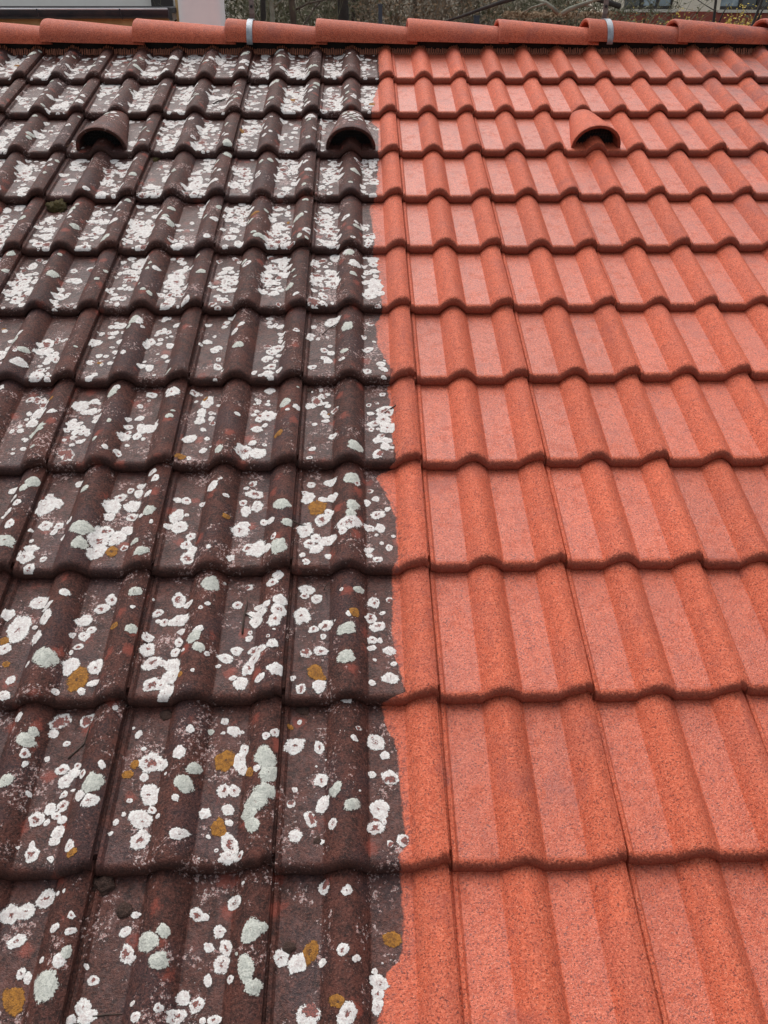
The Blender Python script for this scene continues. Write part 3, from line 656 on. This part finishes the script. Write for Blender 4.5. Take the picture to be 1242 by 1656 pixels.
mb = MB(); mb.box(((a.x + b.x) / 2, CAMM.translation.y + D + .5, a.z - .9), (b.x - a.x, .08, 2.6)); mb.build('timber_post', M_WOOD, hl)
# white rounded pillar beside it
pc = at(330, 20, D - .1); pr = (at(362, 20, D - .1).x - at(292, 20, D - .1).x) / 2; pxm = (at(362, 20, D - .1).x + at(292, 20, D - .1).x) / 2
mb = MB(); rows = []
zb = ground_z(pxm, pc.y) - .2
for z, k in ((zb, 1.02), (pc.z - .3, 1.03), (pc.z, 1.0), (pc.z + .25, .98), (pc.z + .6, .95), (pc.z + 1.0, .9), (pc.z + 1.05, .86)):
    ring = []
    for j in range(32):
        t = 2 * math.pi * j / 32; c, s = math.cos(t), math.sin(t)
        ring.append((pxm + pr * k * math.copysign(abs(c) ** .45, c), pc.y + pr * k * math.copysign(abs(s) ** .45, s), z))
    rows.append(ring)
mb.grid(rows, True); b0 = len(mb.v) - 32; mb.f.append(tuple(b0 + k for k in range(32)))
tag(mb.build('white_pillar', M_WHITE2, None, True, 50), 'bright white rounded pillar between the white house and the trees', 'pillar')

# cream building with a red plinth, upper right
D = 20.0
br = empty('cream_building'); tag(br, 'cream building with red plinth and dark framed windows at upper right', 'building')
p0 = at(986, 21, D); p1 = at(1252, 13.5, D)
ang = R_(4); yr = p0.y; lin = at(1110, 18, D).z
MBR = Matrix.Translation((p0.x, yr, 0)) @ Matrix.Rotation(ang, 4, 'Z')
zg = ground_z(p0.x, yr) - .5
def bx(px, py): 
    q = at(px, py, D); return (q.x - p0.x) / math.cos(ang)
def bw(mbx, x0, x1, z0, z1, y0, y1): mbx.box(((x0 + x1) / 2, (y0 + y1) / 2, (z0 + z1) / 2), (x1 - x0, y1 - y0, z1 - z0), MBR)
LEN = 9.0
wins = [(bx(1010, 8), bx(1092, 8)), (bx(1170, 6), bx(1266, 6)), (bx(1345, 6), bx(1440, 6))]
wz0 = lin + .035; wz1 = wz0 + 1.45
mb = MB(); bw(mb, -.02, LEN + .02, zg, lin, -.03, 8); mb.build('plinth', M_PLINTH, br)
mb = MB(); cur = 0
for a, b in wins: bw(mb, cur, a, lin, wz1, 0, .3); bw(mb, a, b, lin, wz0 - .0, 0, .3); cur = b
bw(mb, cur, LEN, lin, wz1, 0, .3); bw(mb, 0, LEN, wz1, wz1 + 1.2, 0, .3); bw(mb, 0, .3, lin, wz1 + 1.2, .3, 8); bw(mb, .3, LEN, lin, wz1 + 1.2, 7.7, 8)
mb.build('wall', M_CREAM, br)
mb = MB(); bw(mb, -.3, LEN + .3, wz1 + 1.2, wz1 + 1.4, -.4, 8.4); mb.build('roof', M_BITUMEN, br)
for wi, (a, b) in enumerate(wins):
    fr = MB(); t = .07; w = b - a
    cuts = [a, a + w * .38, a + w * .70, b]
    bw(fr, a, b, wz0, wz0 + t, .08, .16); bw(fr, a, b, wz1 - t, wz1, .08, .16)
    for q in cuts: bw(fr, max(a, q - t / 2), min(b, q + t / 2), wz0 + t, wz1 - t, .078, .158)
    f = fr.build('window', M_FRAME, br)
    for k in range(3):
        pn = MB(); bw(pn, cuts[k] + t / 2, cuts[k + 1] - t / 2, wz0 + t, wz1 - t, .11, .125); pn.build('pane', M_GLASS if (k == 0) == (wi == 0) else M_CURT, f)
    s = MB(); bw(s, a - .06, b + .06, wz0 - .055, wz0 - .002, -.07, .079); s.build('sill', M_SILL, f)

# bare trees, shrubs, fence posts
def tree(name, px, py, D, rbase, h, mat, label, limbs=(), seed=0, group=None, lean=0.0, twigs=14, tm=None):
    rg = random.Random(seed); p = at(px, py, D); zb = ground_z(p.x, p.y) - .1
    e = empty(name, (p.x, p.y, zb)); tag(e, label, 'tree', group)
    def T(z): return Vector((lean * (z - (p.z - zb)) + .02 * math.sin(z * 2 + seed), 0, z))
    zs = [k * h / 12 for k in range(13)]
    mb = MB(); mb.tube([T(z) for z in zs], [rbase * (1 - .75 * z / h) * (1 + .3 * max(0, .3 - z)) for z in zs], 10); tr = mb.build('trunk', mat, e, True)
    mb = MB()
    for L in limbs:
        q = [at(x, y, D + dd) - Vector((p.x, p.y, zb)) for x, y, dd in L[0]]
        mb.tube(q, [L[1] * (1 - .6 * k / (len(q) - 1)) for k in range(len(q))], 7)
    for k in range(twigs):
        z = rg.uniform(.35, 1) * h; a = rg.uniform(0, 6.28); l = (1.1 - .6 * z / h) * h * .28
        s = T(z); d = Vector((math.cos(a), math.sin(a), rg.uniform(.3, 1.1))).normalized(); pts = [s]
        for j in range(5):
            d = (d + Vector((rg.gauss(0, .16), rg.gauss(0, .16), rg.gauss(.05, .12)))).normalized(); pts.append(pts[-1] + d * l / 5)
        r0 = rbase * .32 * (1.15 - .8 * z / h); mb.tube(pts, [r0 * (1 - .8 * j / 5) for j in range(6)], 5)
        for j in range(1, 6):
            for _ in range(3):
                d2 = (d + Vector((rg.gauss(0, .7), rg.gauss(0, .7), rg.gauss(0, .5)))).normalized(); l2 = l * rg.uniform(.15, .4)
                mb.tube([pts[j], pts[j] + d2 * l2 * .5, pts[j] + d2 * l2 + Vector((0, 0, .03))], [r0 * .25, r0 * .2, r0 * .08], 4, False)
    mb.build('crown', tm or mat, e, True)
    return e
tree('bare_tree', 906, 28, 8.0, .060, 4.2, M_BARKG, 'pale grey-green trunk forking right behind the ridge, right of centre', [([(903, 22, 0), (893, 12, 0), (884, 5, 0), (868, -2, .1)], .020), ([(909, 23, 0), (920, 15, 0), (940, 8, 0), (962, 0, 0), (990, -6, 0)], .022), ([(884, 5, 0), (860, 12, .1), (846, 20, .1)], .010), ([(942, 7, 0), (958, 11, 0), (966, 22, 0)], .008), ([(940, 5, 0), (935, 22, 0), (930, 36, 0)], .006)], 1, twigs=8)
tree('bare_tree', 437, 20, 10, .050, 4.5, M_BARKG, 'slim grey-brown trunk just right of the left bracket bar', seed=2, twigs=9)
tree('bare_tree', 425, 20, 11.5, .045, 4.5, M_BARKD, 'thin black trunk hard against the slim grey-brown one', seed=3, twigs=6)
tree('bare_tree', 472, 20, 10.5, .055, 5, M_BARKB, 'rusty brown trunk between the slim trunk and the wide dark one', seed=4, twigs=9)
tree('bare_tree', 553, 20, 12, .085, 6, M_BARKD, 'wide dark trunk left of the blue-grey post', seed=5, twigs=9)
tree('bare_tree', 571, 20, 12.5, .03, 4.5, M_BARKD, 'thin dark stem leaning beside the wide dark trunk', seed=6, lean=.12, twigs=9)
tree('bare_tree', 671, 20, 13, .04, 4.5, M_BARKB, 'thin brown stem in the thicket above the ridge middle', seed=12, lean=-.08, twigs=14, tm=M_TWIGS)
tree('bare_tree', 1156, 25, 13, .025, 4, M_BARKD, 'thin dark sapling before the cream wall', [([(1162, 38, 0), (1170, 20, 0), (1180, 5, 0)], .012)], 7, lean=-.03, twigs=5)
tree('bare_tree', 1225, 25, 13, .025, 4, M_BARKD, 'leaning dark sapling at the right picture edge', [([(1222, 40, 0), (1232, 18, 0), (1244, 2, 0)], .016)], 8, lean=.25, twigs=5)
# the dark bough that sweeps up to the right
tree('bare_tree', 1010, 60, 9.2, .05, 3.6, M_BARKD, 'dark tree whose long bough sweeps across the ridge middle', [([(1002, 10, .2), (930, -14, 0), (850, -8, 0), (812, 3, 0), (780, 14, 0), (750, 25, 0), (722, 34, 0)], .026)], 9, twigs=3)
def shrub(px, D, wd, ht, n, mat, label, seed, leaf=None, nleaf=0, group='bare shrubs behind the ridge', name='bare_shrub', ls=.02, cat='shrub'):
    rg = random.Random(seed); p = at(px, 20, D); zb = ground_z(p.x, p.y) - .05
    e = empty(name, (p.x, p.y, zb)); tag(e, label, cat, group)
    mb = MB(); lf = MB()
    for k in range(n):
        a = rg.uniform(0, 6.28); s = Vector((rg.gauss(0, wd * .16), rg.gauss(0, wd * .12), 0)); d = Vector((math.cos(a) * rg.uniform(.05, .7), math.sin(a) * .4, 1)).normalized()
        l = ht * rg.uniform(.7, 1.15); pts = [s]; m = 9
        for j in range(m):
            d = (d + Vector((rg.gauss(0, .16), rg.gauss(0, .14), rg.gauss(0, .08)))).normalized(); pts.append(pts[-1] + d * l / m)
        r0 = rg.uniform(.004, .012); mb.tube(pts, [r0 * (1 - .75 * j / m) for j in range(m + 1)], 4, False)
        for j in range(3, m + 1):
            for _ in range(3):
                d2 = (d * .5 + Vector((rg.gauss(0, .8), rg.gauss(0, .6), rg.gauss(.1, .6)))).normalized(); l2 = rg.uniform(.12, .45)
                q = [pts[j], pts[j] + d2 * l2 * .5 + Vector((rg.gauss(0, .02), 0, rg.gauss(0, .02))), pts[j] + d2 * l2]
                mb.tube(q, [r0 * .4, r0 * .3, r0 * .18], 3, False)
                if leaf:
                    for _ in range(nleaf):
                        c = q[1].lerp(q[2], rg.uniform(-.6, 1)) + Vector((rg.gauss(0, .01), rg.gauss(0, .01), rg.gauss(0, .01)))
                        u = Vector((rg.gauss(0, 1), rg.gauss(0, 1), rg.gauss(0, 1))).normalized(); v = u.orthogonal().normalized(); sz = ls * rg.uniform(.5, 1.2)
                        b = len(lf.v); lf.v += [tuple(c - u * sz), tuple(c + v * sz * .5), tuple(c + u * sz), tuple(c - v * sz * .5)]; lf.f.append((b, b + 1, b + 2, b + 3))
    mb.build('stems', mat, e)
    if leaf: lf.build('blossoms' if leaf is M_YEL else 'leaves', leaf, e)
    return e
SP = [(375, 11, 'mossy bare shrub beside the white pillar', M_TWIGG, M_LEAF), (415, 13.5, 'dark bare shrub behind the left bracket bar', M_TWIGG, M_LEAF), (455, 12.5, 'bare shrub around the rusty brown trunk', M_TWIGG, M_LEAF), (505, 13.0, 'dense dull green shrub left of the wide dark trunk', M_TWIGG, M_LEAF), (545, 15, 'far shrub behind the wide dark trunk', M_TWIGS, M_LEAF),
      (600, 15.5, 'pale far shrub behind the blue-grey post', M_TWIGS, M_DRY), (645, 13, 'tangled brown shrub right of the blue-grey post', M_TWIGS, M_DRY), (690, 12, 'tangled bare shrub above the middle ridge joint', M_TWIGS, M_DRY), (735, 13, 'twiggy shrub under the sweeping bough', M_TWIGS, M_DRY), (785, 12.5, 'brown shrub around the short blue post', M_TWIGS, M_DRY),
      (835, 13, 'shrub left of the pale forked trunk', M_TWIGG, M_LEAF), (880, 12, 'dark shrub behind the pale forked trunk', M_TWIGG, M_LEAF), (925, 12.5, 'shrub right of the pale forked trunk', M_TWIGG, M_LEAF), (965, 12, 'shrub left of the right bracket bar', M_TWIGG, M_LEAF)]
for i, (px, D, lab, mt, lf) in enumerate(SP): shrub(px, D, 1.5, 2.3 if D < 14 else 3.0, 42, mt, lab, 200 + i, lf, 2, ls=.030)
for i, (px, D, lab) in enumerate(((1062, 15, 'leftmost flowering shrub before the red plinth, sparse yellow blossom'), (1115, 15, 'middle flowering shrub before the red plinth, yellow blossom'), (1200, 14.2, 'fullest flowering shrub at the right, dense yellow blossom'))):
    shrub(px, D, 1.2, .92 if i < 2 else 1.05, 30 + 12 * i, M_TWIGS, lab, 300 + i, M_YEL, 7 + 3 * (i == 2), 'yellow flowering shrubs before the plinth', 'flowering_shrub', .018)
hp = at(868, 33, 9.5)
def post(px, py, D, w, label):
    p = at(px, py, D); zb = ground_z(p.x, p.y) - .2
    mb = MB(); mb.box((0, 0, (p.z - zb) / 2), (w, w, p.z - zb)); mb.box((0, 0, p.z - zb + .006), (w + .012, w + .012, .012))
    o = mb.build('fence_post', M_FPOST); o.location = (p.x, p.y, zb); tag(o, label, 'post', 'posts in the thicket')
post(615, 9, 10.5, .042, 'blue-grey post right of the wide dark trunk, tallest in the thicket')
post(771, 27, 11, .060, 'short blue post under the sweeping bough')
# clipped dry hedge behind the pale forked trunk
rg = random.Random(5); a = at(815, 24, 10.5); b = at(985, 24, 10.5); zb = ground_z(a.x, a.y) - .1; htop = a.z
e = empty('dry_hedge', ((a.x + b.x) / 2, a.y, zb)); tag(e, 'low clipped brown hedge behind the pale forked trunk', 'hedge')
mb = MB(); st = MB(); L = b.x - a.x
for k in range(5200):
    x = rg.uniform(-L / 2, L / 2); z = rg.uniform(.1, htop - zb) if rg.random() < .75 else htop - zb + rg.gauss(0, .012); y = rg.uniform(-.25, .25)
    u = Vector((rg.gauss(0, 1), rg.gauss(0, 1), rg.gauss(0, 1))).normalized(); v = u.orthogonal().normalized(); s = rg.uniform(.012, .028); q = len(mb.v); c = Vector((x, y, z))
    mb.v += [tuple(c - u * s), tuple(c + v * s * .6), tuple(c + u * s), tuple(c - v * s * .6)]; mb.f.append((q, q + 1, q + 2, q + 3))
for k in range(90):
    x = rg.uniform(-L / 2, L / 2); y = rg.uniform(-.2, .2)
    st.tube([(x, y, 0), (x + rg.gauss(0, .05), y, (htop - zb) * .5), (x + rg.gauss(0, .08), y, (htop - zb) * .98)], [.008, .006, .003], 4, False)
mb.build('leaves', M_DRY, e); st.build('stems', M_BARKB, e)
